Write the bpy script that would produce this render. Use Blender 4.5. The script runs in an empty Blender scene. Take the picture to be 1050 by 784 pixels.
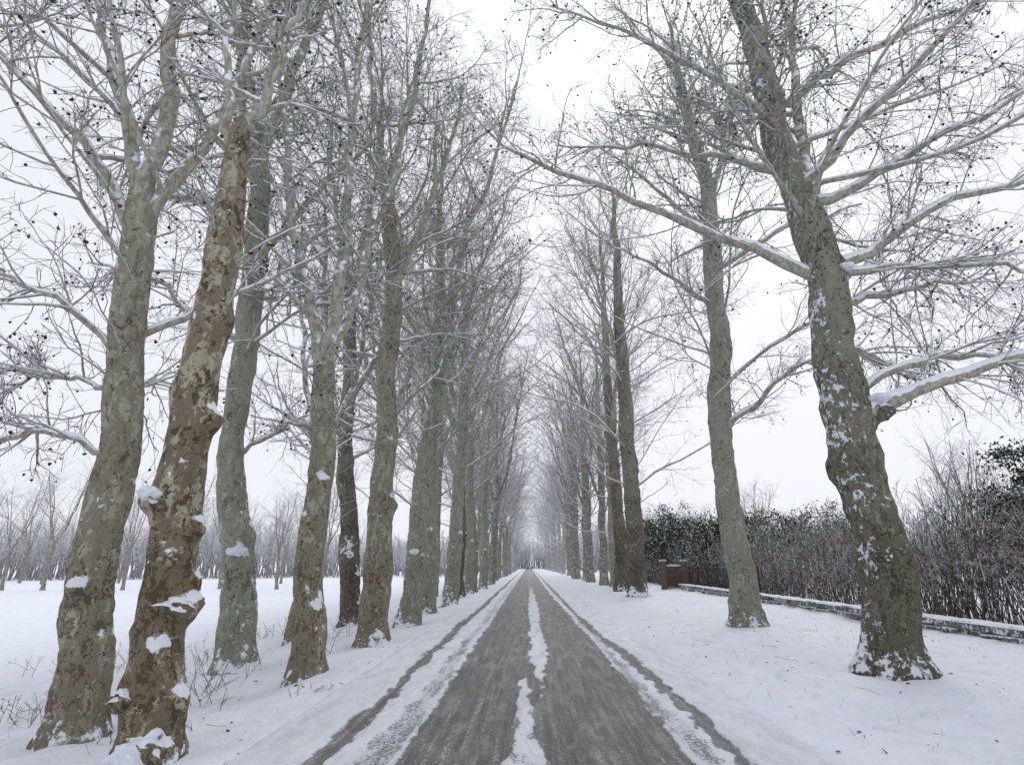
import bpy, math, time
import numpy as np
T0=time.time()
R=math.radians
sc=bpy.context.scene
sc.view_settings.view_transform='Standard'
sc.view_settings.look='None'
sc.view_settings.exposure=0

# ------------------------------------------------------------------ helpers
def nrm(a): return a/np.maximum(np.linalg.norm(a,axis=-1,keepdims=True),1e-9)
def _h(x,y,s):
    v=np.sin(x*127.1+y*311.7+s*74.7)*43758.5453
    return v-np.floor(v)
def vnoise(x,y,s=0):
    xi=np.floor(x);yi=np.floor(y);xf=x-xi;yf=y-yi
    xf=xf*xf*(3-2*xf);yf=yf*yf*(3-2*yf)
    a=_h(xi,yi,s);b=_h(xi+1,yi,s);c=_h(xi,yi+1,s);d=_h(xi+1,yi+1,s)
    return (a*(1-xf)+b*xf)*(1-yf)+(c*(1-xf)+d*xf)*yf
def fbm(x,y,s=0,o=3):
    r=0;a=.5;t=0
    for i in range(o):
        r=r+a*vnoise(x*2**i,y*2**i,s+i*3);t+=a;a*=.5
    return r/t
def sstep(a,b,x):
    t=np.clip((x-a)/(b-a),0,1);return t*t*(3-2*t)

class MB:
    def __init__(s): s.v=[];s.f=[];s.m=[];s.n=0
    def add(s,v,f,mat=0):
        v=np.asarray(v,float).reshape(-1,3);f=np.asarray(f,int)
        if len(f)==0:return
        s.v.append(v);s.f.append(f+s.n);s.m.append(np.full(len(f),mat));s.n+=len(v)
    def mesh(s,name,mats,smooth=True,attrs=None):
        me=bpy.data.meshes.new(name)
        V=np.concatenate(s.v);M=np.concatenate(s.m)
        L=np.concatenate([f.ravel() for f in s.f])
        C=np.concatenate([np.full(len(f),f.shape[1]) for f in s.f])
        me.vertices.add(len(V));me.vertices.foreach_set("co",V.ravel().astype(np.float32))
        me.loops.add(len(L));me.loops.foreach_set("vertex_index",L.astype(np.int32))
        me.polygons.add(len(C))
        st=np.concatenate([[0],np.cumsum(C)[:-1]])
        me.polygons.foreach_set("loop_start",st.astype(np.int32))
        me.polygons.foreach_set("material_index",M.astype(np.int32))
        for m in mats: me.materials.append(m)
        me.update(calc_edges=True)
        me.polygons.foreach_set("use_smooth",np.full(len(C),smooth))
        if attrs:
            for k,a in attrs.items():
                at=me.attributes.new(k,'FLOAT','POINT');at.data.foreach_set("value",a.astype(np.float32))
        me.update()
        return me
def obj(name,me,loc=(0,0,0),parent=None):
    o=bpy.data.objects.new(name,me);o.location=loc
    sc.collection.objects.link(o)
    if parent is not None:o.parent=parent
    return o
def box(mb,c,s,mat=0,rot=0,jit=0,rng=None):
    x,y,z=s[0]/2,s[1]/2,s[2]/2
    v=np.array([[-x,-y,-z],[x,-y,-z],[x,y,-z],[-x,y,-z],[-x,-y,z],[x,-y,z],[x,y,z],[-x,y,z]])
    if jit: v=v+rng.normal(0,jit,v.shape)
    if rot:
        ca,sa=math.cos(rot),math.sin(rot)
        v=np.stack([v[:,0]*ca-v[:,1]*sa,v[:,0]*sa+v[:,1]*ca,v[:,2]],1)
    f=[[0,3,2,1],[4,5,6,7],[0,1,5,4],[1,2,6,5],[2,3,7,6],[3,0,4,7]]
    mb.add(v+np.array(c),f,mat)

# ------------------------------------------------------------------ materials
def newmat(name):
    m=bpy.data.materials.new(name);m.use_nodes=True
    nt=m.node_tree;b=nt.nodes['Principled BSDF']
    b.inputs['Roughness'].default_value=.85
    b.inputs['Specular IOR Level'].default_value=.2
    return m,nt,b
def N(nt,t,**k):
    n=nt.nodes.new(t)
    for a,v in k.items(): setattr(n,a,v)
    return n
def lk(nt,a,b): nt.links.new(a,b)
def math_(nt,op,a,b=None,c=None,clamp=False):
    n=N(nt,'ShaderNodeMath',operation=op,use_clamp=clamp)
    for i,x in enumerate((a,b,c)):
        if x is None: continue
        if isinstance(x,(int,float)): n.inputs[i].default_value=x
        else: lk(nt,x,n.inputs[i])
    return n.outputs[0]
def mapr(nt,x,a,b,c=0,d=1,smooth=True):
    n=N(nt,'ShaderNodeMapRange')
    n.interpolation_type='SMOOTHSTEP' if smooth else 'LINEAR'
    lk(nt,x,n.inputs[0])
    for i,v in enumerate((a,b,c,d)): n.inputs[i+1].default_value=v
    return n.outputs[0]
def mix(nt,f,a,b,mode='MIX'):
    n=N(nt,'ShaderNodeMix',data_type='RGBA',blend_type=mode)
    if isinstance(f,(int,float)): n.inputs[0].default_value=f
    else: lk(nt,f,n.inputs[0])
    for i,x in ((6,a),(7,b)):
        if isinstance(x,tuple): n.inputs[i].default_value=(*x,1)
        else: lk(nt,x,n.inputs[i])
    return n.outputs[2]
def noise(nt,vec,scale,detail=3,rough=.55,dist=0):
    n=N(nt,'ShaderNodeTexNoise');n.inputs['Scale'].default_value=scale
    n.inputs['Detail'].default_value=detail;n.inputs['Roughness'].default_value=rough
    n.inputs['Distortion'].default_value=dist
    lk(nt,vec,n.inputs['Vector']);return n.outputs[0]
def mapping(nt,vec,scale):
    n=N(nt,'ShaderNodeMapping');lk(nt,vec,n.inputs[0]);n.inputs['Scale'].default_value=scale;return n.outputs[0]
def bump(nt,b,h,dist,st=1):
    n=N(nt,'ShaderNodeBump');n.inputs['Distance'].default_value=dist;n.inputs['Strength'].default_value=st
    lk(nt,h,n.inputs['Height']);lk(nt,n.outputs[0],b.inputs['Normal'])
SNOW=(.83,.86,.925)
def snowmat(name,dirt=.0):
    m,nt,b=newmat(name);tc=N(nt,'ShaderNodeTexCoord').outputs['Object']
    a=noise(nt,tc,2.2,6,.6);c=noise(nt,tc,28,4,.6)
    col=mix(nt,mapr(nt,a,.35,.7),(.785,.82,.90),(.85,.875,.94))
    if dirt:
        d=mapr(nt,noise(nt,tc,22,5,.75),.69,.76,0,dirt)
        col=mix(nt,d,col,(.22,.17,.12))
    lk(nt,col,b.inputs['Base Color']);b.inputs['Roughness'].default_value=.7
    bump(nt,b,math_(nt,'ADD',a,math_(nt,'MULTIPLY',c,.35)),.08,1.)
    return m
PALE=(.40,.40,.33)
def barkmat(name,dark,mid,light,fleck=0,pscale=6,tlight=.58,tdark=.40,nz0=.30,lowdark=.5,high=.7):
    m,nt,b=newmat(name)
    tc=N(nt,'ShaderNodeTexCoord').outputs['Object']
    warp=N(nt,'ShaderNodeTexNoise');warp.inputs['Scale'].default_value=4;warp.inputs['Detail'].default_value=4;warp.inputs['Roughness'].default_value=.62
    lk(nt,tc,warp.inputs['Vector'])
    vm=N(nt,'ShaderNodeVectorMath',operation='MULTIPLY_ADD')
    lk(nt,warp.outputs['Color'],vm.inputs[0]);vm.inputs[1].default_value=(.4,.4,.7);lk(nt,tc,vm.inputs[2])
    mp=mapping(nt,vm.outputs[0],(pscale,pscale,pscale*.40))
    a=noise(nt,mp,1.0,5,.6);a2=noise(nt,mapping(nt,mp,(1.7,1.7,1.7)),1.0,5,.65,.3)
    fine=noise(nt,tc,45,3,.7)
    vert=noise(nt,mapping(nt,tc,(24,24,3)),1,3,.6)
    big=noise(nt,tc,.9,2,.5)
    ob=N(nt,'ShaderNodeSeparateXYZ');lk(nt,tc,ob.inputs[0])
    if high:
        hf=mapr(nt,math_(nt,'ADD',ob.outputs[2],math_(nt,'MULTIPLY',big,3)),3.5,9.5,0,high)
        midc=mix(nt,hf,mid,PALE)
    else: midc=mid
    col=mix(nt,mapr(nt,math_(nt,'ADD',a,math_(nt,'MULTIPLY',math_(nt,'SUBTRACT',big,.5),.4)),tlight,tlight+.045),midc,light)
    col=mix(nt,mapr(nt,math_(nt,'ADD',a2,math_(nt,'MULTIPLY',math_(nt,'SUBTRACT',big,.5),.3)),tdark,tdark-.06),col,dark)
    if lowdark:
        low=math_(nt,'MULTIPLY',mapr(nt,math_(nt,'ADD',ob.outputs[2],math_(nt,'MULTIPLY',a,1.2)),1.8,.5),lowdark)
        col=mix(nt,low,col,dark)
    col=mix(nt,mapr(nt,fine,.3,.7,.0,.45),col,mix(nt,.5,col,dark))
    col=mix(nt,mapr(nt,vert,.35,.7,.25,0),col,dark)
    g=N(nt,'ShaderNodeNewGeometry');sn=N(nt,'ShaderNodeSeparateXYZ');lk(nt,g.outputs['Normal'],sn.inputs[0])
    pn=noise(nt,tc,7,3,.6)
    s=mapr(nt,math_(nt,'ADD',sn.outputs[2],math_(nt,'MULTIPLY',math_(nt,'SUBTRACT',pn,.5),1.1)),nz0,nz0+.12)
    if fleck:
        fn=noise(nt,mapping(nt,tc,(1,1,.8)),10,5,.75)
        fb=noise(nt,tc,1.3,3,.55)
        fx=math_(nt,'ADD',fn,math_(nt,'MULTIPLY',math_(nt,'SUBTRACT',fb,.5),.6))
        fx=math_(nt,'SUBTRACT',fx,math_(nt,'MULTIPLY',sn.outputs[0],.08))
        fx=math_(nt,'ADD',fx,mapr(nt,ob.outputs[2],1.0,0,0,.05))
        s=math_(nt,'MAXIMUM',s,mapr(nt,fx,.73-abs(fleck)*.1,.755-abs(fleck)*.1))
    col=mix(nt,s,col,SNOW)
    lk(nt,col,b.inputs['Base Color'])
    hh=math_(nt,'ADD',math_(nt,'ADD',math_(nt,'MULTIPLY',a,-1.5),math_(nt,'MULTIPLY',fine,.5)),math_(nt,'ADD',math_(nt,'MULTIPLY',vert,.6),math_(nt,'MULTIPLY',s,.6)))
    bump(nt,b,hh,.03,.95)
    return m
def twigmat(name,c1,c2,nz0=.35,amt=1.,mott=False):
    m,nt,b=newmat(name);tc=N(nt,'ShaderNodeTexCoord').outputs['Object']
    g=N(nt,'ShaderNodeNewGeometry');sn=N(nt,'ShaderNodeSeparateXYZ');lk(nt,g.outputs['Normal'],sn.inputs[0])
    pn=noise(nt,tc,5,1,.6)
    s=mapr(nt,math_(nt,'ADD',sn.outputs[2],math_(nt,'MULTIPLY',math_(nt,'SUBTRACT',pn,.5),1.4)),nz0,nz0+.2,0,amt)
    if mott: pn=noise(nt,mapping(nt,tc,(1,1,.6)),13,4,.7)
    col=mix(nt,mapr(nt,pn,.38,.62),c1,c2)
    lk(nt,mix(nt,s,col,SNOW),b.inputs['Base Color'])
    return m

M_snow=snowmat('snow')
M_bsnow,_nt,_b=newmat('branch_snow')
_tc=N(_nt,'ShaderNodeTexCoord').outputs['Object'];lk(_nt,mix(_nt,noise(_nt,_tc,9,1),(.80,.83,.90),(.87,.89,.94)),_b.inputs['Base Color'])
M_gsnow=snowmat('snow_ground',.8)
M_barkR=barkmat('bark_mossy',(.065,.057,.043),(.19,.19,.135),(.34,.335,.25),fleck=.93,pscale=11,tlight=.57,tdark=.47,high=.65)
M_barkL=barkmat('bark_olive',(.12,.098,.068),(.30,.285,.205),(.48,.465,.36),fleck=.2,pscale=9,tlight=.54,tdark=.46,lowdark=.45)
M_barkB=barkmat('bark_brown',(.095,.068,.045),(.24,.20,.135),(.50,.47,.36),fleck=.3,pscale=7.5,tlight=.52,tdark=.485,lowdark=.3,high=.35)
M_barkG=barkmat('bark_grey_green',(.14,.135,.10),(.34,.35,.275),(.47,.48,.40),fleck=.4,pscale=9,tlight=.54,tdark=.45,lowdark=.4)
M_barkD=barkmat('bark_dark',(.08,.066,.052),(.19,.165,.13),(.33,.31,.245),fleck=.3,pscale=10,tlight=.56,tdark=.49)
M_limb=twigmat('bark_limb',(.24,.23,.185),(.44,.43,.36),.2,mott=True)
M_twig=twigmat('twig_bark',(.10,.085,.076),(.25,.225,.205),.22)
M_twigfar=twigmat('twig_bark_hazed',(.25,.235,.23),(.36,.35,.345),nz0=.05)  # distance haze painted into the twig and bark colours of far trees
M_trunkfar=twigmat('bark_hazed',(.19,.18,.155),(.35,.34,.30),nz0=.3)
M_twigfar2=twigmat('twig_bark_hazed_far',(.38,.37,.38),(.49,.48,.49),nz0=.0)  # farthest tier and woodland: paler still, haze put into the colour
M_trunkfar2=twigmat('bark_hazed_far',(.28,.27,.265),(.40,.39,.38),nz0=.2)
M_seed=twigmat('seed_ball',(.045,.028,.02),(.10,.055,.035),nz0=.75)

# ------------------------------------------------------------------ tree tools
def tubes(mb,P,r,S,mat):
    Nn,K,_=P.shape
    if Nn==0:return
    T=nrm(np.gradient(P,axis=1))
    mt=nrm(T.mean(1))
    ref=np.where((np.abs(mt[:,2])>.8)[:,None],np.array([1.,0,0]),np.array([0,0,1.]))[:,None,:]
    U=nrm(np.cross(T,np.broadcast_to(ref,T.shape)));V=np.cross(T,U)
    a=np.arange(S)*2*math.pi/S
    v=P[:,:,None,:]+r[:,:,None,None]*(U[:,:,None,:]*np.cos(a)[:,None]+V[:,:,None,:]*np.sin(a)[:,None])
    i=np.arange(Nn)[:,None,None]*K*S;k=np.arange(K-1)[None,:,None]*S;s=np.arange(S)[None,None,:];s2=(s+1)%S
    f=np.stack(np.broadcast_arrays(i+k+s,i+k+S+s,i+k+S+s2,i+k+s2),-1).reshape(-1,4)
    mb.add(v,f[:, ::-1],mat)
def grow(rng,st,d,L,K,wob,up):
    P=np.zeros((len(st),K,3));P[:,0]=st;d=nrm(d)
    for k in range(1,K):
        d=nrm(d+rng.normal(0,wob,d.shape)+np.array([0,0,up]))
        P[:,k]=P[:,k-1]+d*(L/(K-1))[:,None]
    return P
def kids(rng,P,r,n,tmin,tmax,amin,amax,Lf,K,wob,up,rmax,rtip,lmin=.1,lmax=9.):
    Nn,Kp,_=P.shape
    pi=np.repeat(np.arange(Nn),n);t=rng.uniform(tmin,tmax,len(pi))
    x=t*(Kp-1);i0=np.minimum(x.astype(int),Kp-2);fr=(x-i0)[:,None]
    st=P[pi,i0]*(1-fr)+P[pi,i0+1]*fr
    T=nrm(P[pi,i0+1]-P[pi,i0])
    rp=r[pi,i0]
    q=nrm(np.cross(T,rng.normal(0,1,T.shape)));a=rng.uniform(amin,amax,len(pi))[:,None]
    d=T*np.cos(a)+q*np.sin(a)
    PL=np.linalg.norm(np.diff(P,axis=1),axis=2).sum(1)[pi]
    L=np.clip(PL*Lf*(1.15-.75*t)*rng.uniform(.6,1.3,len(pi)),lmin,lmax)
    C=grow(rng,st,d,L,K,wob,up)
    r0=np.minimum(rp*.75,rmax)
    rr=r0[:,None]+(rtip-r0)[:,None]*np.linspace(0,1,K)[None,:]
    return C,np.maximum(rr,rtip)
def resample(pts,K,sm=3):
    p=np.array(pts,float);d=np.concatenate([[0],np.cumsum(np.linalg.norm(np.diff(p[:,:3],axis=0),axis=1))])
    u=np.linspace(0,d[-1],K);q=np.stack([np.interp(u,d,p[:,i]) for i in range(4)],1)
    for _ in range(sm): q[1:-1]=(q[:-2]+2*q[1:-1]+q[2:])/4
    return q[:,:3],q[:,3]
def snowtubes(rng,mb,P,r,S,thick=.8):
    T=nrm(np.gradient(P,axis=1));hz=np.sqrt(np.clip(1-T[:,:,2]**2,0,1))
    pt=vnoise(P[:,:,0]*2.3+P[:,:,2],P[:,:,1]*2.3,5)
    f=np.clip((hz-.35)*2,0,1)*np.clip(pt*2.2,0.15,1)
    rs=(r*thick+.005)*f
    Q=P+np.array([0,0,1.])*(r*.62+.003)[:,:,None]
    tubes(mb,Q,np.maximum(rs,.0005),S,3)
OCT=np.array([[1,0,0],[-1,0,0],[0,1,0],[0,-1,0],[0,0,1],[0,0,-1]],float)
OCF=np.array([[0,2,4],[2,1,4],[1,3,4],[3,0,4],[2,0,5],[1,2,5],[3,1,5],[0,3,5]])
def blobs(rng,mb,C,r,mat,jit=.3):
    n=len(C)
    if n==0:return
    v=OCT[None]*r[:,None,None]*(1+rng.normal(0,jit,(n,6,1)))
    v=v+C[:,None,:]
    f=(np.arange(n)[:,None,None]*6+OCF[None]).reshape(-1,3)
    mb.add(v,f,mat)
def ico(sub):
    import bmesh
    bm=bmesh.new();bmesh.ops.create_icosphere(bm,subdivisions=sub,radius=1)
    v=np.array([x.co[:] for x in bm.verts]);f=np.array([[q.index for q in p.verts] for p in bm.faces]);bm.free();return v,f
ICV,ICF=ico(4)
def lump(mb,c,s,mat,seed,amp=.5):
    v=ICV*(1+amp*(fbm(ICV[:,0]*2.2+seed*3.1,ICV[:,1]*2.2+ICV[:,2]*1.7,seed,4)-.5)[:,None]*2)
    mb.add(v*np.array(s)+np.array(c),ICF,mat)

def trunk_mesh(mb,pts,seed,K=80,S=22,mat=0,burls=(),flare=.5):
    P,r=resample(pts,K,4)
    h=P[:,2]-0.0
    P[:,0]+=.09*(vnoise(h*.6,h*0+seed,1)-.5)*2*np.minimum(h.clip(0),1);P[:,1]+=.09*(vnoise(h*.6,h*0+seed+9,2)-.5)*2*np.minimum(h.clip(0),1)
    a=np.arange(S)*2*math.pi/S
    H,A=np.meshgrid(h,a,indexing='ij')
    cx,sx=np.cos(A),np.sin(A)
    m=1+.20*(fbm(cx*1.2+H*.9+seed,sx*1.2+H*.7,seed)-.5)*2+.18*(fbm(cx*3+H*3,sx*3-H*2.5+seed,seed+4)-.5)*2
    lob=.6+.8*vnoise(cx*1.6+seed,sx*1.6+seed,seed+7)
    m+=flare*np.exp(-H.clip(0)/.28)*lob
    for (bh,ba,bs,bw) in burls:
        da=np.arctan2(np.sin(A-ba),np.cos(A-ba))
        m+=bs*np.exp(-((H-bh)/bw)**2-(da/.6)**2)*(.7+.6*vnoise(A*4,H*14,seed))
    v=np.stack([P[:,0:1]+r[:,None]*m*cx,P[:,1:2]+r[:,None]*m*sx,np.broadcast_to(P[:,2:3],H.shape)],-1)
    k=np.arange(K-1)[:,None]*S;s=np.arange(S)[None];s2=(s+1)%S
    f=np.stack(np.broadcast_arrays(k+s,k+s2,k+S+s2,k+S+s),-1).reshape(-1,4)
    mb.add(v,f,mat)
    return P,r

def tree_mesh(name,trunk,leaders,limbs,seed,mats,nauto=26,zmin=4,side=1,dens=1.,burls=(),lumps=(),Lmul=1.,flare=.45,seeds=.17,lod=0,tow=.42,el0=8,n3=2,fine_snow=True):
    """trunk etc. in tree-local metres: lists of (x,y,z,r)"""
    rng=np.random.default_rng(seed);mb=MB()
    TP,Tr=trunk_mesh(mb,trunk,seed,K=160 if lod==0 else 24,S=32 if lod==0 else 8,burls=burls,flare=flare)
    K1=14
    axes=[(TP,Tr)]
    for ld in leaders:
        P,r=resample(ld,26,3)
        P[1:]+=np.cumsum(rng.normal(0,.045,P[1:].shape),0)
        tubes(mb,P[None],r[None],10 if lod==0 else 6,1 if lod==0 else 0)
        if lod==0:snowtubes(rng,mb,P[None],r[None],6,.7)
        axes.append((P,r))
    cand=[]
    for (P,r) in axes:
        for i in range(len(P)-1):
            if P[i,2]>zmin: cand.append((P[i],r[i],P[min(i+1,len(P)-1)]-P[i]))
    ztop=max(c[0][2] for c in cand)
    w=np.array([np.linalg.norm(c[2]) for c in cand]);w/=w.sum()
    idx=rng.choice(len(cand),nauto,p=w,replace=True)
    st=np.array([cand[i][0] for i in idx]);rr=np.array([cand[i][1] for i in idx])
    az=rng.uniform(0,2*math.pi,nauto);hf=(st[:,2]-zmin)/(ztop-zmin+.01)
    el=R(el0)+R(34)*hf*rng.uniform(.4,1.2,nauto)+rng.uniform(0,R(32),nauto)
    tw=np.cos(az)*side
    d=np.stack([np.cos(az)*np.cos(el),np.sin(az)*np.cos(el),np.sin(el)],1)
    L=Lmul*rng.uniform(3.6,7.6,nauto)*(1-.32*hf)*(1-tow*np.clip(tw,0,1))
    d[:,2]+=.25*np.clip(tw,0,1)
    P1=grow(rng,st,d,L,K1,.11,.022)
    r0=np.minimum(rr*.6,rng.uniform(.032,.07,nauto))
    r1=r0[:,None]*np.linspace(1,.2,K1)[None]
    if limbs:
        q=[resample(l,K1,1) for l in limbs]
        HP=np.array([a for a,b in q]);HR=np.array([b for a,b in q])
        HP[:,1:]+=np.cumsum(rng.normal(0,.06,HP[:,1:].shape),1)
        P1=np.concatenate([P1,HP]);r1=np.concatenate([r1,HR])
    tipP=[];tipR=[]
    for (P,r) in axes:
        n0=int(len(P)*.45);ii=np.linspace(n0,len(P)-1,K1).astype(int)
        tipP.append(P[ii]);tipR.append(r[ii])
    tubes(mb,P1,r1,7 if lod==0 else 4,1)
    if lod==0: snowtubes(rng,mb,P1,r1,6,.85)
    A1=np.concatenate([P1,np.array(tipP)]);B1=np.concatenate([r1,np.array(tipR)])
    P2,r2=kids(rng,A1,B1,int(round(9*dens)),.12,1,R(25),R(64),.44,9 if lod==0 else 6,.13,.015,.018,.0055,.7,3.0)
    if limbs:
        E,Er=kids(rng,HP,HR,12,.1,1,R(30),R(70),.34,9,.14,.03,.020,.006,.8,2.2)
        P2=np.concatenate([P2,E]);r2=np.concatenate([r2,Er])
    tubes(mb,P2,r2,4 if lod==0 else 3,1 if lod==0 else 2)
    if lod==0 and fine_snow: snowtubes(rng,mb,P2,r2,4,.8)
    P3,r3=kids(rng,P2,r2,int(round(7*dens)),.12,1,R(22),R(68),.5,6 if lod==0 else 4,.19,.0,.007 if lod==0 else .010,.003 if lod==0 else .005,.3)
    tubes(mb,P3,r3,3,2)
    if lod<2:
        P4,r4=kids(rng,P3,r3,n3,.2,1,R(25),R(65),.5,3,.2,0,.0045,.003,.15)
        tubes(mb,P4,r4,3,2)
        k=rng.random(len(P4))<seeds
        tp=P4[k,-1]-np.array([0,0,.04]);blobs(rng,mb,tp,rng.uniform(.015,.036,len(tp)),4)
    for (c,s,m) in lumps: lump(mb,c,s,5 if m==3 else m,int(seed+s[0]*100+c[2]*7))
    return mb.mesh(name,mats)

def gz(x,y):
    x=np.asarray(x,float);y=np.asarray(y,float)
    b=np.interp(x,[-60,-16,-9,-5.2,-3.5,-2.6,2.6,6,9.3,9.55,10.0,10.3,12,60],[-1.05,-1.0,-.62,-.25,-.1,.015,.015,.04,.04,.10,.12,-.05,-.1,-.1])
    off=sstep(2.4,3.2,np.abs(x))
    dist=np.hypot(x,y);fade=1/(1+(dist/40)**2)
    n=(fbm(x*.35,y*.35,11)-.5)*.22*off*np.minimum(1,40/np.maximum(dist,1))
    n=n+(fbm(x*1.6,y*1.3,12)-.5)*.14*off*fade+(fbm(x*6,y*6,13,2)-.5)*.042*fade*(.3+.7*off)
    pit=vnoise(x*4.2,y*4.2,17);n=n-.06*sstep(.74,.95,pit)*off*fade
    return b+n

def mset(b): return [b,M_limb,M_twig,M_bsnow,M_seed,M_snow]
def loc(pts,b): return [(x-b[0],y-b[1],z-b[2],r) for x,y,z,r in pts]
def hero(bx,by,trunk,leaders,limbs,seed,bark,**k):
    b=(bx,by,float(gz(bx,by))-.02)
    tr=[(bx,by,b[2]-.35,trunk[0][3])]+trunk
    me=tree_mesh('plane_tree_mesh',loc(tr,b),[loc(l,b) for l in leaders],[loc(l,b) for l in limbs],seed,mset(bark),**k)
    return obj('plane_tree',me,b)

# R1 – big tree at right
hero(5.64,9.83,
 [(5.64,9.83,.1,.42),(5.70,9.83,1.28,.39),(5.72,9.83,3.5,.375),(5.63,9.85,6.5,.33),(5.51,9.9,8.66,.30),(5.2,9.9,12.2,.25),(5.03,9.95,14,.21),(4.9,10,17,.13),(4.9,10,20,.05)],
 [[(5.55,9.85,7.6,.14),(5.95,10.3,9.2,.13),(6.5,11,12,.10),(6.9,11.6,16,.05)]],
 [[(5.5,9.8,6.8,.11),(3.85,9.6,7.75,.085),(2.0,9.5,8.7,.065),(.43,9.4,9.35,.045),(-.4,9.35,9.8,.03),(-1.2,9.3,10.6,.015)],
  [(5.6,9.85,8.5,.11),(7.2,9.8,9.3,.085),(8.85,9.6,10.35,.065),(10.75,9.4,11.2,.03)],
  [(5.7,9.8,6.9,.11),(7.5,9.7,8.1,.08),(10.1,9.5,9.0,.05),(12,9.4,9.5,.02)],
  [(5.75,9.8,6.8,.09),(7.5,9.9,7.1,.06),(9.5,9.9,6.7,.035),(11,9.9,6.5,.015)],
  [(5.75,9.8,4.5,.08),(7.4,10,5.0,.06),(9.1,10.2,5.3,.04),(11.2,10.4,5.5,.015)],
  [(5.85,9.7,4.1,.15),(6.95,9.5,4.45,.11),(8.1,9.4,4.85,.08),(9.4,9.3,5.3,.055),(11.5,9.2,5.9,.02)],
  [(5.35,9.9,11,.11),(7.35,9.8,12.2,.08),(10.2,9.7,13.4,.03)],
  [(5.3,9.9,10.5,.09),(4.0,9.6,11.6,.06),(2.2,9.4,12.6,.035),(.6,9.3,13.2,.015)],
  [(5.5,9.9,9.3,.08),(4.2,10.4,10.2,.055),(2.4,11,11.0,.035),(.9,11.5,11.4,.015)],
  [(5.5,9.7,8.8,.09),(6.3,8.4,9.6,.065),(7.4,7.2,10.4,.04),(8.5,6.4,10.9,.015)],
  [(5.4,9.7,9.5,.08),(4.6,8.4,10.2,.055),(4.0,7.4,10.8,.03)],
  [(5.7,9.9,5.6,.08),(7.3,11,5.9,.055),(9.4,12,6.1,.02)],
  [(5.7,9.9,6.2,.08),(7.6,10.8,6.9,.055),(10.4,11.8,7.7,.02)]],
 101,M_barkR,nauto=28,zmin=7.2,side=-1,dens=1.1,n3=3,
 burls=((4.1,0,.6,.22),(3.1,3.0,.18,.2),(6.9,.2,.35,.3),(5.0,3.1,.18,.2),(2.4,-1.3,.12,.2),(1.5,2.6,.15,.2)),
 lumps=(((.50,-.15,4.12),(.20,.2,.17),0),((.42,-.20,4.31),(.24,.20,.08),3),((.30,-.28,6.85),(.14,.12,.06),3)))
# R2
hero(6.05,17.2,
 [(6.05,17.2,.1,.40),(6.0,17.2,2.5,.35),(6.0,17.2,5.6,.33),(6.35,17.2,10,.30),(6.45,17.2,14.1,.26),(5.95,17.2,18.5,.16),(5.8,17.2,22,.05)],
 [[(6.45,17.2,13.4,.13),(7.2,17.5,16.5,.1),(7.8,17.6,21,.04)]],
 [[(6.15,17.1,5.6,.10),(7.0,16.8,6.3,.09),(7.8,16.6,7.1,.07),(9.3,16.3,7.8,.03)],
  [(6.35,17.1,9.5,.09),(4.6,16.8,10.8,.06),(2.8,16.6,11.9,.025)],
  [(6.35,17.1,12.5,.09),(4.4,16.8,14.2,.06),(2.4,16.6,15.9,.025),(1,16.4,16.8,.015)],
  [(6.4,17.1,11,.1),(8.6,16.7,12.2,.07),(11,16,13,.03)]],
 102,M_barkG,nauto=42,zmin=5.2,side=-1,dens=1.0,tow=.0,n3=2,burls=((2.2,3.5,.25,.25),(3.0,0,.2,.25),(2.5,-1.5,.15,.3)))
# R3
hero(5.6,31,
 [(5.6,31,.1,.50),(5.55,31,4,.44),(5.5,31,11,.38),(5.6,31,20,.22),(5.6,31,25,.06)],
 [[(5.5,31,12,.16),(4.6,31,16,.1),(3.6,31,22,.04)]],[],103,M_barkD,nauto=54,zmin=4.5,side=-1,Lmul=1.35,tow=-.1,dens=1.0,n3=1,fine_snow=False)
# L1
hero(-5.15,7.15,
 [(-5.15,7.15,-.2,.27),(-5.25,7.15,1.0,.255),(-5.4,7.15,3.16,.235),(-5.8,7.15,6.7,.20)],
 [[(-5.8,7.15,6.5,.14),(-5.55,7.1,8.76,.12),(-5.84,7.1,10.9,.10),(-5.9,7.1,16,.04)],
  [(-5.8,7.15,6.5,.12),(-6.29,7.2,7.9,.10),(-7.9,7.4,10.9,.07),(-9,7.6,14,.03)],
  [(-5.75,7.15,6.3,.10),(-5.2,7.6,8.3,.08),(-5.0,8.2,12,.05),(-4.9,8.6,15,.02)],
  [(-5.75,7.15,6.2,.10),(-6.9,7.0,7.5,.07),(-8.6,6.8,9.3,.045),(-10,6.6,11,.02)]],
 [[(-5.35,7.1,3.0,.045),(-6.2,7,3.3,.04),(-7.3,6.9,3.2,.03),(-8.5,6.8,3.3,.015)],
  [(-5.5,7.1,4.3,.05),(-6.6,7,5.3,.04),(-8.4,6.9,6.1,.02)],
  [(-5.5,7.1,3.8,.04),(-6.8,7.6,4.3,.03),(-8.6,8.0,4.3,.015)]],
 111,M_barkL,nauto=32,zmin=3.6,side=1,dens=1.,Lmul=.85,n3=3,burls=((1.9,2.7,.25,.2),(2.6,0,.15,.2),(6.2,-1,.2,.4),(1.6,-1.4,.4,.12),(1.0,-.3,.2,.12)))
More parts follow.
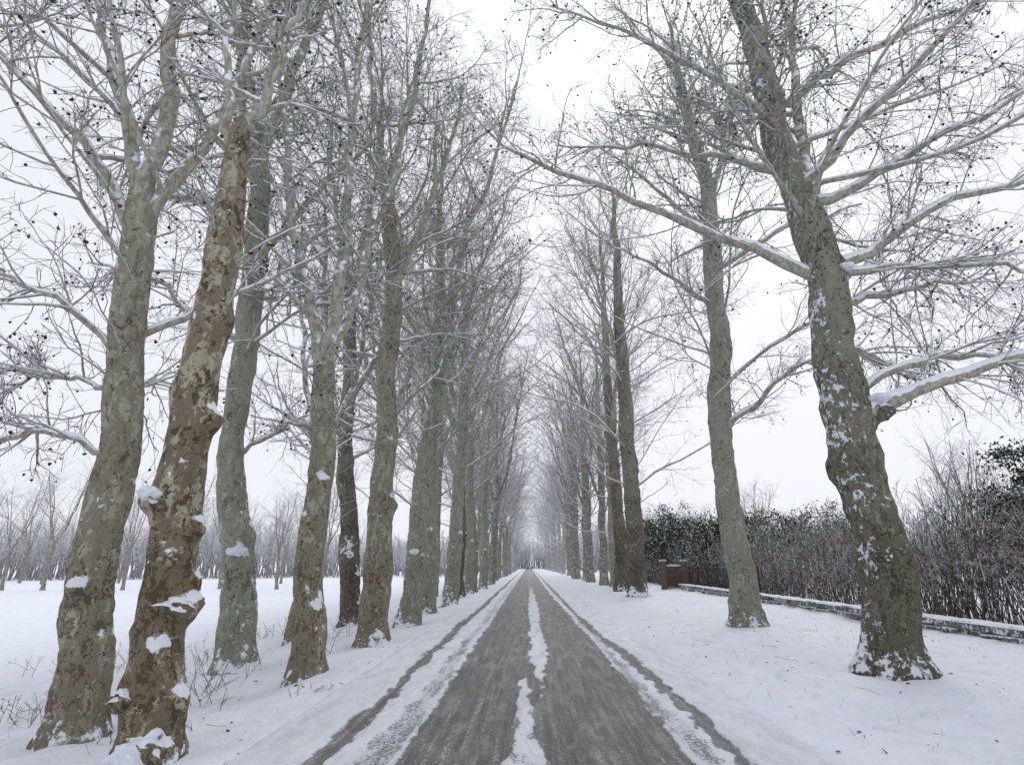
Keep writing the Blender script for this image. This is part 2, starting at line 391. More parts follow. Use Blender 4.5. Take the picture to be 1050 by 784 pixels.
# L2 – brown, broken top
hero(-3.55,5.96,
 [(-3.55,5.96,-.05,.25),(-3.62,5.96,1.0,.22),(-3.71,5.96,2.37,.215),(-3.69,5.96,4.28,.195),(-3.74,5.96,6.2,.165),(-3.77,5.96,7.1,.12),(-3.78,5.96,7.3,.04)],
 [[(-3.75,5.96,6.7,.08),(-3.35,6.1,8,.06),(-3.0,6.2,11,.02)],
  [(-3.75,5.96,6.5,.06),(-4.1,6.1,8,.05),(-4.5,6.2,11,.02)]],
 [],112,M_barkB,nauto=10,zmin=4.8,side=1,dens=.8,Lmul=.45,flare=.5,
 burls=((2.35,3.4,.75,.16),(1.35,.1,.7,.13),(3.25,-.2,.65,.13),(.9,-1.2,.4,.18),(3.6,3.0,.3,.22),(1.8,-1,.3,.14),(2.7,-.7,.3,.12),(.55,3.1,.45,.16),(.5,-.2,.4,.14),(4.4,0,.3,.2),(1.1,3.2,.3,.1),(1.6,.4,.3,.1),(2.1,.1,.3,.12)),
 lumps=(((-.30,-.14,2.32),(.10,.12,.10),0),((-.31,-.16,2.44),(.12,.12,.075),3),((.09,-.1,1.32),(.19,.18,.10),0),((.12,-.16,.15),(.2,.2,.16),0),((.04,-.31,.10),(.19,.14,.13),3),((-.2,-.2,.55),(.1,.1,.09),0)))
# L3
hero(-5.37,11.25,
 [(-5.37,11.25,-.2,.31),(-5.6,11.25,2,.27),(-5.98,11.25,4.04,.25),(-6.3,11.25,8.6,.24),(-6.45,11.25,11.6,.2)],
 [[(-6.45,11.25,11.2,.15),(-6.0,11.2,13.6,.12),(-5.5,11.1,16.1,.09),(-5,11,20,.03)],
  [(-6.45,11.25,11.2,.14),(-7.2,11.3,13.6,.1),(-8,11.4,16,.07),(-8.5,11.5,19.5,.03)],
  [(-6.4,11.25,10,.12),(-6.6,10.4,13,.09),(-6.7,9.8,17.5,.03)]],
 [[(-6.3,11.2,7.9,.10),(-5.1,11,9.2,.07),(-3.9,10.8,10.6,.04),(-3.3,10.6,11.6,.02)],
  [(-6.35,11.2,8.6,.1),(-7.9,11,9.6,.07),(-9.9,10.8,10.4,.02)],
  [(-6.1,11.2,6.1,.07),(-7.9,11,7.3,.05),(-9.9,10.8,7.8,.02)],
  [(-5.9,11.2,3.7,.05),(-4.9,11,4.3,.035),(-3.9,10.9,4.6,.015)]],
 113,M_barkG,nauto=28,zmin=4.5,side=1,dens=.95,burls=((1.9,-1.2,.55,.2),(2.4,.3,.3,.2)),
 lumps=(((-.08,-.36,2.06),(.17,.12,.08),3),))
# L4
hero(-3.4,9.55,
 [(-3.4,9.55,-.1,.25),(-3.5,9.55,1.5,.225),(-3.6,9.55,3.17,.205),(-3.69,9.55,5.1,.18)],
 [[(-3.69,9.55,5.0,.13),(-4.1,9.5,6.6,.1),(-4.68,9.4,8.66,.08),(-5.4,9.3,13,.03)],
  [(-3.69,9.55,5.0,.13),(-3.6,9.6,7.3,.11),(-3.86,9.6,10.35,.08),(-3.9,9.7,15,.03)],
  [(-3.69,9.55,4.9,.10),(-3.3,10,6.8,.08),(-3.0,10.4,9.6,.05),(-2.9,10.6,13.5,.02)]],
 [],114,M_barkL,nauto=22,zmin=4.2,side=1,dens=.95,Lmul=.75,burls=((3.0,-1,.4,.15),(3.2,2.5,.35,.15),(1.0,-.5,.3,.15),(2.4,-2,.3,.12)))
# L5
hero(-5.7,19.6,
 [(-5.7,19.6,-.2,.34),(-6.1,19.6,3,.29),(-6.45,19.6,6.2,.27),(-6.8,19.6,12,.22)],
 [[(-6.8,19.6,11.6,.15),(-6.2,19.5,15,.1),(-5.7,19.4,21,.03)],[(-6.8,19.6,11.6,.14),(-7.6,19.5,15,.1),(-8.4,19.4,20,.03)]],
 [],115,M_barkD,nauto=28,zmin=4,side=1,n3=1,fine_snow=False,burls=((2.1,-1.5,.6,.35),(1.5,-.5,.4,.3)))
# L6
hero(-3.6,14.1,
 [(-3.6,14.1,-.1,.33),(-3.64,14.1,2,.29),(-3.68,14.1,4.15,.265),(-3.73,14.1,8.78,.23),(-4.0,14.1,12.2,.19)],
 [[(-4.0,14.1,11.8,.14),(-4.6,14,15,.1),(-5.2,14,19.7,.05)],[(-4.0,14.1,11.8,.14),(-3.5,14.2,15,.1),(-2.9,14.2,20,.04)],
  [(-3.8,14.1,8.5,.11),(-3.0,13.8,10.8,.09),(-2.0,13.6,15,.04)]],
 [],116,M_barkL,nauto=34,zmin=4.4,side=1,Lmul=1.,tow=.2,n3=2,burls=((3.2,0,.35,.2),(4.6,-1,.3,.2)))
# L7
hero(-3.6,18.1,
 [(-3.6,18.1,-.1,.31),(-3.3,18.1,4.5,.27),(-2.95,18.1,8.2,.23),(-2.95,18.1,9,.2)],
 [[(-2.95,18.1,8.6,.15),(-2.4,18.1,12.8,.11),(-1.4,18,15.8,.08),(-.4,18,20,.03)],
  [(-2.95,18.1,8.6,.15),(-3.3,18.2,12,.12),(-3.6,18.2,15,.09),(-3.8,18.2,20,.03)],
  [(-2.95,18.1,8.4,.11),(-3.0,17.2,12,.08),(-2.9,16.6,17,.03)]],
 [],117,M_barkG,nauto=34,zmin=4.8,side=1,Lmul=1.,tow=.05,burls=((1.9,-.5,.35,.25),),lumps=(((.15,-.34,2.12),(.13,.1,.08),3),))
print('hero',time.time()-T0)

# ---------------------------------------------------------------- variants
def var(seed,kind,bark,lod=0,far=0):
    rg=np.random.default_rng(seed)
    mats=mset(bark)
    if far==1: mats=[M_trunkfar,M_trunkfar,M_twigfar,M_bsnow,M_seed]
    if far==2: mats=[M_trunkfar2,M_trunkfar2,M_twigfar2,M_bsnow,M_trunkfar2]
    dn=.9 if lod==0 else .68
    if kind=='L':
        h=rg.uniform(5,10);a=rg.uniform(-.5,.6)
        tr=[(0,0,-.4,.31),(0,0,0,.31),(a*.1,0,h*.5,.27),(a,0,h,.21)]
        ld=[]
        for j in range(4):
            an=j*1.57+rg.uniform(-.5,.5);q=rg.uniform(1.5,3.8)
            ld.append([(a,0,h-.3,.13),(a+math.cos(an)*q*.4,math.sin(an)*q*.4,h+2.5,.10),(a+math.cos(an)*q,math.sin(an)*q,rg.uniform(16,20.5),.03)])
        return tree_mesh('plane_tree_L',tr,ld,[],seed,mats,nauto=34,zmin=4.6,side=1,Lmul=1.15,dens=dn,lod=lod,seeds=.15,tow=-.1,burls=((rg.uniform(1.5,3.5),-1.2,.45,.25),(rg.uniform(1.5,3.5),1.2,.3,.2),(rg.uniform(2.5,4.5),0,.3,.2)),n3=1,fine_snow=False)
    a=rg.uniform(-.5,.5)
    tr=[(0,0,-.4,.40),(0,0,0,.40),(a*.2,0,5,.34),(a,0,12,.27),(a*.6,0,19,.14),(a,0,23,.04)]
    ld=[[(a,0,9,.15),(a+.9,.4,14,.11),(a+1.8,.8,20,.03)],[(a,0,7,.13),(a-2.0,-.4,13,.10),(a-3.6,-.5,18.5,.03)]]
    return tree_mesh('plane_tree_R',tr,ld,[],seed,mats,nauto=46,zmin=4.2,side=-1,Lmul=1.3,dens=dn,lod=lod,seeds=.15,tow=-.15,n3=1,fine_snow=False)
VL=[var(201,'L',M_barkG),var(202,'L',M_barkL),var(203,'L',M_barkD),var(204,'L',M_barkL)]
VR=[var(211,'R',M_barkD),var(212,'R',M_barkG)]
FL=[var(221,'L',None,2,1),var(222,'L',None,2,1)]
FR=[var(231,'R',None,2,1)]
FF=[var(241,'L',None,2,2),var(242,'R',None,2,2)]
rng=np.random.default_rng(5)
def place(me,x,y,name,parent=None,sc_=1.):
    o=obj(name,me,(x,y,float(gz(x,y))-.05),parent)
    s=sc_*rng.uniform(.84,1.1);o.scale=(s,s*rng.choice([-1,1]),s*rng.uniform(.92,1.06));o.rotation_euler=(rng.normal(0,.03),rng.normal(0,.035),rng.uniform(-.6,.6));return o
far=bpy.data.objects.new('distant_tree_avenue',None);sc.collection.objects.link(far)
def row(x0,ystart,yend,near,farm,stepn,side):
    y=ystart
    while y<yend:
        x=x0+rng.normal(0,.22)
        if y<48: place(near[rng.integers(len(near))],x,y,'plane_tree');y+=stepn+rng.uniform(-.4,.4)
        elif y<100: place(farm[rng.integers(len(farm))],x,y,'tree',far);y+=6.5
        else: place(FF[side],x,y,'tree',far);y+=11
row(-3.6,22.2,200,VL,FL,4.4,0)
row(-5.9,24.6,90,VL,FL,7,0)
place(VL[1],-5.9,15.5,'plane_tree')
row(6.0,37.5,200,VR,FR,5.6,1)
# ---- distant trees over the field
ft=bpy.data.objects.new('distant_field_trees',None);sc.collection.objects.link(ft)
for yy in (64,84):
    x=-15-yy*.12
    while x>-130:
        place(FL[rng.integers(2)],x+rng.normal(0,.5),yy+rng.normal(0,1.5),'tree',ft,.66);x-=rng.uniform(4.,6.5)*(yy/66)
ft2=bpy.data.objects.new('distant_orchard_trees',None);sc.collection.objects.link(ft2)
for i in range(24):
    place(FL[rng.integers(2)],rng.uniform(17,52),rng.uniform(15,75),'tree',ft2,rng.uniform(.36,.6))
print('trees',time.time()-T0)

# ---------------------------------------------------------------- distant woodland
def woodland():
    mb=MB();rg=np.random.default_rng(9)
    n=3600;a=rg.uniform(R(-75),R(75),n);rad=rg.uniform(130,180,n)
    x=np.sin(a)*rad;y=np.cos(a)*rad
    ok=(np.abs(x)>14);x=x[ok];y=y[ok]
    y2=rg.uniform(215,240,900);x2=rg.uniform(-60,60,900);x=np.concatenate([x,x2]);y=np.concatenate([y,y2])
    L=rg.uniform(6,11,len(x))*(.7+.7*vnoise(x*.03,y*.03,3))
    st=np.stack([x,y,gz(x,y)],1)
    P=grow(rg,st,np.tile([0,0,1.],(len(x),1))+rg.normal(0,.1,(len(x),3)),L,5,.08,.02)
    r=np.linspace(.16,.03,5)[None]*np.ones((len(x),1));tubes(mb,P,r,3,0)
    P2,r2=kids(rg,P,r,11,.25,1,R(25),R(65),.4,4,.15,.02,.06,.02,.5);tubes(mb,P2,r2,3,1)
    P3,r3=kids(rg,P2,r2,2,.25,1,R(25),R(65),.55,3,.2,.0,.035,.02,.5);tubes(mb,P3,r3,3,1)
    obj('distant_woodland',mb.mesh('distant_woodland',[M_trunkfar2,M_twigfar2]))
woodland()

# ---------------------------------------------------------------- ground + road
def axis(a,b,step,g,lim):
    s=[a]
    while s[-1]<b:s.append(s[-1]+step)
    d=step
    while s[-1]<lim: d*=g;s.append(s[-1]+d)
    return s
xp=axis(0,10.5,.06,1.09,3000);xn=[-v for v in axis(0,9,.06,1.09,3000)][1:][::-1]
xs=np.array(xn+xp)
ys=[2.5]
while ys[-1]<3000: ys.append(ys[-1]+max(.045,.0095*ys[-1]))
yb=[2.5];d=.2
while yb[-1]>-3000: d*=1.25;yb.append(yb[-1]-d)
ys=np.array(yb[1:][::-1]+ys)
def sheet(xs,ys,zf,name,mat,attrf=None):
    X,Y=np.meshgrid(xs,ys);Z=zf(X,Y);v=np.stack([X,Y,Z],-1).reshape(-1,3)
    nx,ny=len(xs),len(ys);i=np.arange(ny-1)[:,None]*nx+np.arange(nx-1)[None]
    f=np.stack([i,i+1,i+nx+1,i+nx],-1).reshape(-1,4)
    mb=MB();mb.add(v,f)
    at={'bare':attrf(X,Y).ravel()} if attrf is not None else None
    return obj(name,mb.mesh(name,[mat],True,at))
def gzz(X,Y):
    z=gz(X,Y)
    # a line of old, half-filled footprints along each verge
    rg=np.random.default_rng(3)
    for (x0,y0,dx,n) in ((3.5,5.2,.03,26),(-2.95,6.4,-.004,18),(7.6,8.5,-.06,18)):
        for i in range(n):
            fx=x0+dx*i+(.11 if i%2 else -.11)+rg.normal(0,.03);fy=y0+.66*i+rg.normal(0,.04)
            a=(Y>fy-.6)&(Y<fy+.6)&(np.abs(X-fx)<.5)
            q=((X[a]-fx)/.075)**2+((Y[a]-fy)/.16)**2
            z[a]+=-.05*np.exp(-q*q*.6)+.012*np.exp(-(q-2.2)**2)
    return z-.10*(1-sstep(2.35,2.7,np.abs(X)))*(1-sstep(290,330,Y))
sheet(xs,ys,gzz,'snowy_ground',M_gsnow)
def bare(X,Y):
    w=lambda s:(fbm(X*0+Y*.35,Y*0+s,s)-.5)*.12+(fbm(X*9,Y*3.5,s+2,4)-.5)*.20
    def band(a,b,s,soft=.05):
        e1=a+w(s);e2=b+w(s+5)
        return sstep(-soft,soft,X-e1)*sstep(-soft,soft,e2-X)
    nar=1-.15*sstep(10,40,Y)
    m=band(-1.10,1.36*nar,1,.10)
    t=np.clip((Y-5.3)/(9.4-5.3),-.5,1)
    lowr=.17+(-.11-.17)*t
    s1=band(-.18+.07*t,lowr,3,.06)*(Y<9.4)
    t2=np.clip((Y-7.3)/(11-7.3),0,1);t3=np.clip((Y-11)/8,0,1)
    s2=band(.13-.08*t2-.08*t3,.13+.18*t2+.03*t3,4,.06)*(Y>7.3)*(1-.5*sstep(20,50,Y))
    br=.40+.9*fbm(X*8,Y*4.5,61)
    m=m*(1-np.clip((s1+s2)*br,0,1)*.97)
    m=m-.34*sstep(.52,.78,fbm(X*4.2,Y*.55,81,4))*(1-sstep(30,60,Y))
    c=-1.82+.03*np.sin(Y*.3)
    l=band(c-.10,c+.10,6,.07)*.76
    c2=1.83-.28*sstep(6,20,Y)
    r=band(c2-.085,c2+.085,7,.07)*.80
    m=np.maximum(m,np.maximum(l,r))
    g=np.maximum(band(-1.45,-1.15,8,.09)*(.26+.25*fbm(X*5,Y*1.2,71)),band(1.38,1.60,9,.08)*(.26+.25*fbm(X*5,Y*1.2,72)))
    m=np.maximum(m,g)
    return m
def roadz(X,Y):
    b=np.clip(bare(X,Y),0,1)
    e=sstep(2.45,2.85,np.abs(X))
    z=.04+(fbm(X*3,Y*2.4,31)-.5)*.04/(1+(Y/30)**2)+(fbm(X*11,Y*9,33,3)-.5)*.028/(1+(Y/15)**2)
    z=z*(1-b)+b*(-.002+.020*fbm(X*22,Y*5,41,3)/(1+(Y/20)**2))
    return z-.16*e
rx=np.arange(-2.85,2.851,.024)
ry=[-6,-3,0,2.,3.2]
while ry[-1]<330: ry.append(ry[-1]+max(.028,.007*ry[-1]))
m,nt,b=newmat('slushy_road')
tc=N(nt,'ShaderNodeTexCoord').outputs['Object']
at=N(nt,'ShaderNodeAttribute',attribute_name='bare').outputs['Fac']
st1=noise(nt,mapping(nt,tc,(14,.6,1)),1,6,.7);fi=noise(nt,tc,30,6,.8);md=noise(nt,mapping(nt,tc,(4.5,1.1,1)),1,6,.7)
tread=noise(nt,mapping(nt,tc,(9,30,1)),1,2,.5)
xx=math_(nt,'ADD',at,math_(nt,'MULTIPLY',math_(nt,'SUBTRACT',fi,.5),1.6))
xx=math_(nt,'ADD',xx,math_(nt,'MULTIPLY',math_(nt,'SUBTRACT',md,.5),.8))
fac=mapr(nt,xx,.34,.62)
asp=mix(nt,mapr(nt,st1,.35,.65),(.068,.063,.058),(.18,.172,.164))
asp=mix(nt,mapr(nt,fi,.45,.72,0,.85),asp,(.28,.27,.265))
asp=mix(nt,mapr(nt,md,.47,.65,0,.65),asp,(.35,.345,.345))
asp=mix(nt,mapr(nt,tread,.55,.75,0,.4),asp,(.37,.37,.375))
asp=mix(nt,mapr(nt,math_(nt,'ADD',fi,math_(nt,'MULTIPLY',st1,.6)),.88,.97,0,.85),asp,(.66,.68,.72))
sc1=mix(nt,mapr(nt,math_(nt,'ADD',md,math_(nt,'MULTIPLY',math_(nt,'SUBTRACT',fi,.5),.6)),.32,.6),(.66,.69,.75),(.83,.86,.93))
lk(nt,mix(nt,fac,sc1,asp),b.inputs['Base Color'])
lk(nt,mapr(nt,math_(nt,'MULTIPLY',fac,st1),0,.6,.75,.25),b.inputs['Roughness'])
b.inputs['Specular IOR Level'].default_value=.5
hh=math_(nt,'ADD',math_(nt,'MULTIPLY',fi,.8),math_(nt,'ADD',math_(nt,'MULTIPLY',tread,.7),math_(nt,'MULTIPLY',fac,-.8)))
bump(nt,b,hh,.03,.9)
sheet(rx,np.array(ry),roadz,'snowy_road',m,bare)
print('ground',time.time()-T0)

# ---------------------------------------------------------------- hedge, evergreens
M_reed=twigmat('shrub_stem',(.09,.075,.062),(.23,.195,.16),nz0=.25)
M_leafb=twigmat('evergreen_leaf',(.026,.038,.018),(.062,.082,.038),nz0=.6,amt=.9)
M_leafd=twigmat('dry_leaf',(.055,.055,.034),(.11,.105,.063),nz0=.38,amt=.95)
def leaves(rg,mb,C,s,mat):
    n=len(C);q=nrm(rg.normal(0,1,(n,3)));p=nrm(np.cross(q,rg.normal(0,1,(n,3))))
    s=s[:,None];v=np.stack([C-q*s,C+p*s*.5,C+q*s,C-p*s*.5],1)
    mb.add(v,np.arange(n*4).reshape(n,4),mat)
def hedge(name,x0,x1,y0,y1,n,h0,h1,seed,nleaf):
    rg=np.random.default_rng(seed);mb=MB()
    y=y0+(y1-y0)*rg.random(n)**1.35;x=rg.uniform(x0,x1,n)
    L=rg.uniform(h0,h1,n)*(.5+.85*vnoise(y*.45,x*.6,seed))
    d=np.tile([0,0,1.],(n,1))+rg.normal(0,.17,(n,3))
    P=grow(rg,np.stack([x,y,gz(x,y)-.1],1),d,L,6,.08,.02)
    r=np.linspace(.018,.006,6)[None]*rg.uniform(.7,1.6,(n,1));tubes(mb,P,r,3,0)
    P2,r2=kids(rg,P,r,6,.2,1,R(20),R(65),.30,4,.16,.03,.008,.004,.3);tubes(mb,P2,r2,3,0)
    P3,r3=kids(rg,P2,r2,2,.2,1,R(20),R(60),.5,3,.14,.0,.005,.004,.15);tubes(mb,P3,r3,3,0)
    ti=rg.integers(0,len(P2),nleaf);tk=rg.integers(1,4,nleaf)
    C=P2[ti,tk]+rg.normal(0,.05,(nleaf,3));C=C[C[:,2]<(h1*.45)+rg.normal(0,.5,len(C))]
    leaves(rg,mb,C,rg.uniform(.03,.06,len(C)),1)
    return obj(name,mb.mesh(name,[M_reed,M_leafd]))
hedge('bare_shrub_hedge',11.0,15.2,7,80,2700,2.4,4.4,61,18000)
def evergreen(name,x,y,w,h,seed,n=9000,s=.09):
    rg=np.random.default_rng(seed);mb=MB()
    z0=float(gz(x,y))
    st=np.array([[0,0,-.1]]*5)+rg.normal(0,.15,(5,3))*[1,1,0]
    P=grow(rg,st,rg.normal(0,.35,(5,3))+[0,0,1],np.full(5,h*.8),6,.1,.02)
    r=np.linspace(.09,.02,6)[None]*np.ones((5,1));tubes(mb,P,r,6,0)
    P2,r2=kids(rg,P,r,12,.1,1,R(30),R(75),.5,5,.12,.0,.03,.008,.4);tubes(mb,P2,r2,4,0)
    nc=80;d=nrm(rg.normal(0,1,(nc,3)));rad=rg.uniform(.35,1,nc)[:,None]
    C=d*rad*np.array([w/2,w/2,h/2])+np.array([0,0,h*.54])
    C+=rg.normal(0,.08*w,(nc,3))*[1,1,.6]
    ci=rg.integers(0,nc,n);cs=rg.uniform(.06,.15,nc)*w
    pts=C[ci]+rg.normal(0,.62,(n,3))*cs[ci][:,None]*[1,1,.8]
    pts=pts[pts[:,2]>.05]
    leaves(rg,mb,pts,rg.uniform(.6,1.3,len(pts))*s,1)
    return obj(name,mb.mesh(name,[M_reed,M_leafb]),(x,y,z0))
evergreen('evergreen_bush',15.0,17.0,3.6,5.6,71,16000,.065)
evergreen('evergreen_bush',17.6,18.0,3.8,5.6,72,11000,.07)
k=0
for (x,y,w,h) in [(13.5,40,5,4.9),(15,46,6,5.6),(12.5,50,5,5.4),(14,56,6,6.5),(18,50,6,6.),(12,62,5,6),(16,66,7,7.5),(21,58,7,6.5),(17,38,4.5,4.4),(24,46,6,6)]:
    evergreen('evergreen_bush',x,y,w,h,80+k,8000,.10);k+=1

# ---------------------------------------------------------------- low stone wall
m,nt,b=newmat('weathered_stone');tc=N(nt,'ShaderNodeTexCoord').outputs['Object']
a=noise(nt,tc,5,5,.65);g=N(nt,'ShaderNodeNewGeometry');sn=N(nt,'ShaderNodeSeparateXYZ');lk(nt,g.outputs['Normal'],sn.inputs[0])
c=mix(nt,mapr(nt,a,.35,.65),(.08,.073,.065),(.21,.20,.185))
s=mapr(nt,math_(nt,'ADD',sn.outputs[2],math_(nt,'MULTIPLY',math_(nt,'SUBTRACT',noise(nt,tc,9,6,.8),.42),3.0)),.30,.5)
lk(nt,mix(nt,s,c,SNOW),b.inputs['Base Color']);bump(nt,b,noise(nt,tc,20,4,.7),.03,.9)
M_stone=m
wall=bpy.data.objects.new('low_stone_wall',None);sc.collection.objects.link(wall)
rg=np.random.default_rng(77);mb=MB()
for crs in range(2):
    y=-4+crs*.4
    while y<38:
        l=rg.uniform(.35,.95);box(mb,(9.75+rg.normal(0,.02),y+l/2,.02+.12+crs*.185+rg.normal(0,.008)),(.36,l-.008,.19),0,0,.012,rg);y+=l
o=obj('stones',mb.mesh('stones',[M_stone],False),parent=wall)
bv=o.modifiers.new('b','BEVEL');bv.width=.03;bv.segments=3
X,Y=np.meshgrid(np.linspace(-1,1,11),np.arange(-4,38,.08))
hgt=.06*(1-np.abs(X)**3)*(-.3+1.6*fbm(X*1.5,Y*2.2,3))
v=np.stack([9.75+X*.19*(1+.3*(fbm(X,Y*3,5)-.3)),Y,.41+hgt-.03*(np.abs(X)>.99)],-1).reshape(-1,3)
ny,nx=X.shape;i=np.arange(ny-1)[:,None]*nx+np.arange(nx-1)[None];f=np.stack([i,i+1,i+nx+1,i+nx],-1).reshape(-1,4)
mb=MB();mb.add(v,f);obj('snow_cap',mb.mesh('snow_cap',[M_snow]),parent=wall)

# ---------------------------------------------------------------- brick gate with wooden leaves, lantern finials
def plain(name,c,r=.7,ns=8,v=.3):
    m,nt,b=newmat(name);tc=N(nt,'ShaderNodeTexCoord').outputs['Object']
    lk(nt,mix(nt,mapr(nt,noise(nt,tc,ns,4),.3,.7),tuple(x*(1-v) for x in c),tuple(min(1,x*(1+v)) for x in c)),b.inputs['Base Color'])
    b.inputs['Roughness'].default_value=r;return m
m,nt,b=newmat('old_brick');tc=N(nt,'ShaderNodeTexCoord').outputs['Object']
br=N(nt,'ShaderNodeTexBrick');br.inputs['Scale'].default_value=4;br.inputs['Color1'].default_value=(.15,.10,.08,1);br.inputs['Color2'].default_value=(.11,.08,.065,1);br.inputs['Mortar'].default_value=(.22,.2,.18,1)
rt=N(nt,'ShaderNodeMapping');rt.inputs['Rotation'].default_value=(R(90),0,0);lk(nt,tc,rt.inputs[0]);lk(nt,rt.outputs[0],br.inputs['Vector']);lk(nt,br.outputs[0],b.inputs['Base Color'])
M_brick=m;M_wood=plain('gate_wood',(.13,.085,.06));M_iron=plain('iron',(.05,.045,.045),.5);M_cap=plain('cap_stone',(.3,.28,.25))
gate=bpy.data.objects.new('brick_gate',None);gate.location=(9.6,39.8,.0);gate.scale=(.92,.92,.92);sc.collection.objects.link(gate)
mb=MB()
for sx in (-.75,.75): box(mb,(sx,0,.95),(.36,.36,1.9),0)
o=obj('pillars',mb.mesh('pillars',[M_brick],False),parent=gate)
mb=MB()
for sx in (-.75,.75):
    box(mb,(sx,0,1.95),(.48,.48,.1),0);box(mb,(sx,0,2.04),(.32,.32,.08),0)
o=obj('caps',mb.mesh('caps',[M_cap],False),parent=gate);o.modifiers.new('b','BEVEL').width=.015
mb=MB()
for sx in (-.75,.75):
    box(mb,(sx,0,2.04+.06+.17),(.16,.16,.26),0);box(mb,(sx,0,2.42),(.24,.24,.04),0);box(mb,(sx,0,2.48),(.1,.1,.08),0)
obj('lanterns',mb.mesh('lanterns',[M_iron],False),parent=gate)
mb=MB()
for i in range(9): box(mb,(-.48+i*.12,0,.85),(.09,.04,1.55+.12*math.sin(math.pi*i/8)),0)
for z in (.35,1.3): box(mb,(0,-.045,z),(1.05,.05,.1),0)
obj('wooden_gate',mb.mesh('wooden_gate',[M_wood],False),parent=gate)
mb=MB()
for sx in (-.75,.75): lump(mb,(sx,0,2.0),(.24,.24,.08),0,3)
lump(mb,(0,0,1.66),(.5,.05,.06),0,4)
obj('snow',mb.mesh('gsnow',[M_snow]),parent=gate)
mb=MB()
for yv in np.arange(27,39,1.9):
    box(mb,(10.25,yv,.75),(.06,.06,1.5),0)
for z in (.7,1.05,1.4): box(mb,(10.25,33,z),(.035,12.2,.04),0)
for yv in np.arange(27,39,.16): box(mb,(10.285,yv,.75),(.018,.018,1.3),0)
obj('metal_fence',mb.mesh('metal_fence',[M_iron],False))

# ---------------------------------------------------------------- weeds, litter
M_weed=twigmat('dry_weed_stem',(.11,.075,.045),(.2,.14,.08),nz0=.5)
rg=np.random.default_rng(31)
def weed(x,y,n,h,spread):
    mb=MB();st=rg.normal(0,spread,(n,3))*[1,1,0]
    st[:,2]=gz(x+st[:,0],y+st[:,1])-float(gz(x,y))-.03
    P=grow(rg,st,rg.normal(0,.45,(n,3))+[0,0,1],rg.uniform(.4,1,n)*h,5,.14,-.03)
    r=np.linspace(.006,.003,5)[None]*np.ones((n,1));tubes(mb,P,r,3,0)
    P2,r2=kids(rg,P,r,4,.3,1,R(20),R(60),.35,3,.15,0,.004,.002,.08);tubes(mb,P2,r2,3,0)
    obj('dry_weed',mb.mesh('dry_weed',[M_weed]),(x,y,float(gz(x,y))))
for (x,y,n,h,s) in [(-6.4,8.6,34,.35,.35),(-7.6,9.4,22,.4,.4),(-4.9,9.3,20,.8,.18),(-4.5,8.1,12,.35,.2),(-9.5,14,30,.6,.6),(-7.0,13,20,.6,.4),(-4.6,12.5,18,.6,.3),(-8,18,30,.7,.7),(-5.2,16.5,20,.6,.4),(-4.3,7.0,12,.25,.25),(-3.0,8.4,8,.2,.15)]:
    weed(x,y,n,h,s)
# sparse grass poking through the verges
n=1500;x=np.concatenate([rg.uniform(2.7,9.4,n//2),rg.uniform(-9,-2.5,n//2)]);y=4.5+rg.random(n)**1.4*26
k_=fbm(x*.9,y*.9,91)>.52;x=x[k_];y=y[k_]
st=np.stack([x,y,gz(x,y)-.02],1);mb=MB()
P=grow(rg,st,rg.normal(0,.5,(len(x),3))+[0,0,1],rg.uniform(.04,.13,len(x)),4,.2,-.05)
tubes(mb,P,np.linspace(.0028,.0012,4)[None]*np.ones((len(x),1)),3,0)
obj('verge_grass',mb.mesh('verge_grass',[M_weed]))
M_lit=plain('dead_leaf',(.13,.07,.035),.8)
n=620;x=np.concatenate([rg.uniform(2.6,9.3,n//2),rg.uniform(-9,-2.4,n//2)]);y=4.5+rg.random(n)**1.6*22
mb=MB();C=np.stack([x,y,gz(x,y)+.012],1)
q=nrm(rg.normal(0,1,(n,3))*[1,1,.25]);p=nrm(np.cross(q,[0,0,1.])+rg.normal(0,.3,(n,3)));s=rg.uniform(.01,.035,n)[:,None]
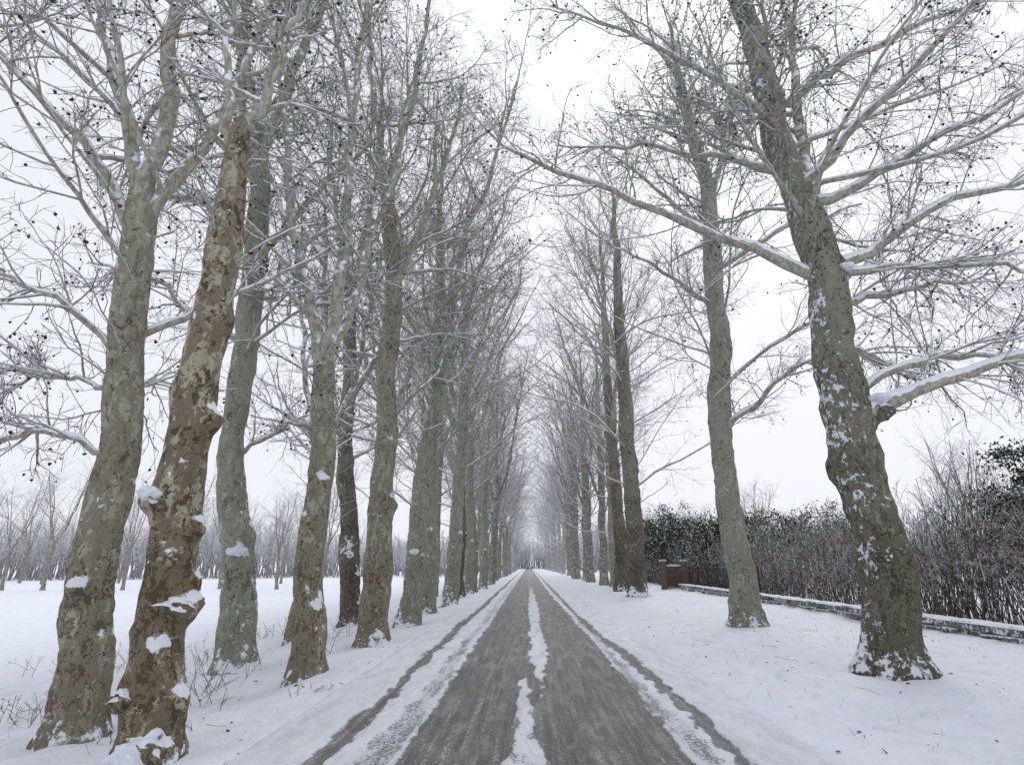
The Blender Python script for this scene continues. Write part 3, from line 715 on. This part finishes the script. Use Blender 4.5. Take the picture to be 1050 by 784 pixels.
mb.add(np.stack([C-q*s,C+p*s*.7,C+q*s,C-p*s*.7],1),np.arange(n*4).reshape(n,4));obj('fallen_leaves',mb.mesh('fallen_leaves',[M_lit]))
n=80;x=np.concatenate([rg.uniform(3,9,n//2),rg.uniform(-8,-2.6,n//2)]);y=5+rg.random(n)**1.5*15
mb=MB();d=rg.normal(0,1,(n,3))*[1,1,.05];P=grow(rg,np.stack([x,y,gz(x,y)+.02],1),d,rg.uniform(.1,.35,n),4,.15,0);tubes(mb,P,np.full((n,4),.0035),3,0)
obj('fallen_twigs',mb.mesh('fallen_twigs',[M_weed]))

# ---------------------------------------------------------------- world + sun
w=bpy.data.worlds.new('World');sc.world=w;w.use_nodes=True;nt=w.node_tree
bg=nt.nodes['Background'];sky=N(nt,'ShaderNodeTexSky',sky_type='NISHITA');sky.sun_disc=False
sky.sun_elevation=R(48);sky.sun_rotation=R(20);sky.dust_density=5
hs=N(nt,'ShaderNodeHueSaturation');hs.inputs['Saturation'].default_value=.25;lk(nt,sky.outputs[0],hs.inputs['Color'])
cv=N(nt,'ShaderNodeCombineXYZ');cv.inputs[0].default_value=9.35;cv.inputs[1].default_value=9.5;cv.inputs[2].default_value=10.3
mx=N(nt,'ShaderNodeMix',data_type='RGBA');mx.inputs[0].default_value=.9;lk(nt,hs.outputs[0],mx.inputs[6]);lk(nt,cv.outputs[0],mx.inputs[7])
lk(nt,mx.outputs[2],bg.inputs['Color']);bg.inputs['Strength'].default_value=.1
sl=bpy.data.lights.new('sun','SUN');sl.energy=.9;sl.angle=R(30);sl.color=(1,.985,.965)
so=bpy.data.objects.new('sun',sl);sc.collection.objects.link(so);so.rotation_euler=(R(-42),0,R(-20))

# ---------------------------------------------------------------- camera
cd=bpy.data.cameras.new('camera');cam=bpy.data.objects.new('camera',cd);sc.collection.objects.link(cam)
cam.location=(0,0,1.6);cam.rotation_euler=(R(90+17.8),0,R(1.6));cd.lens=19.9;cd.sensor_width=36;cd.clip_end=8000
sc.camera=cam
print('done',time.time()-T0,'polys',sum(len(m.polygons) for m in bpy.data.meshes))
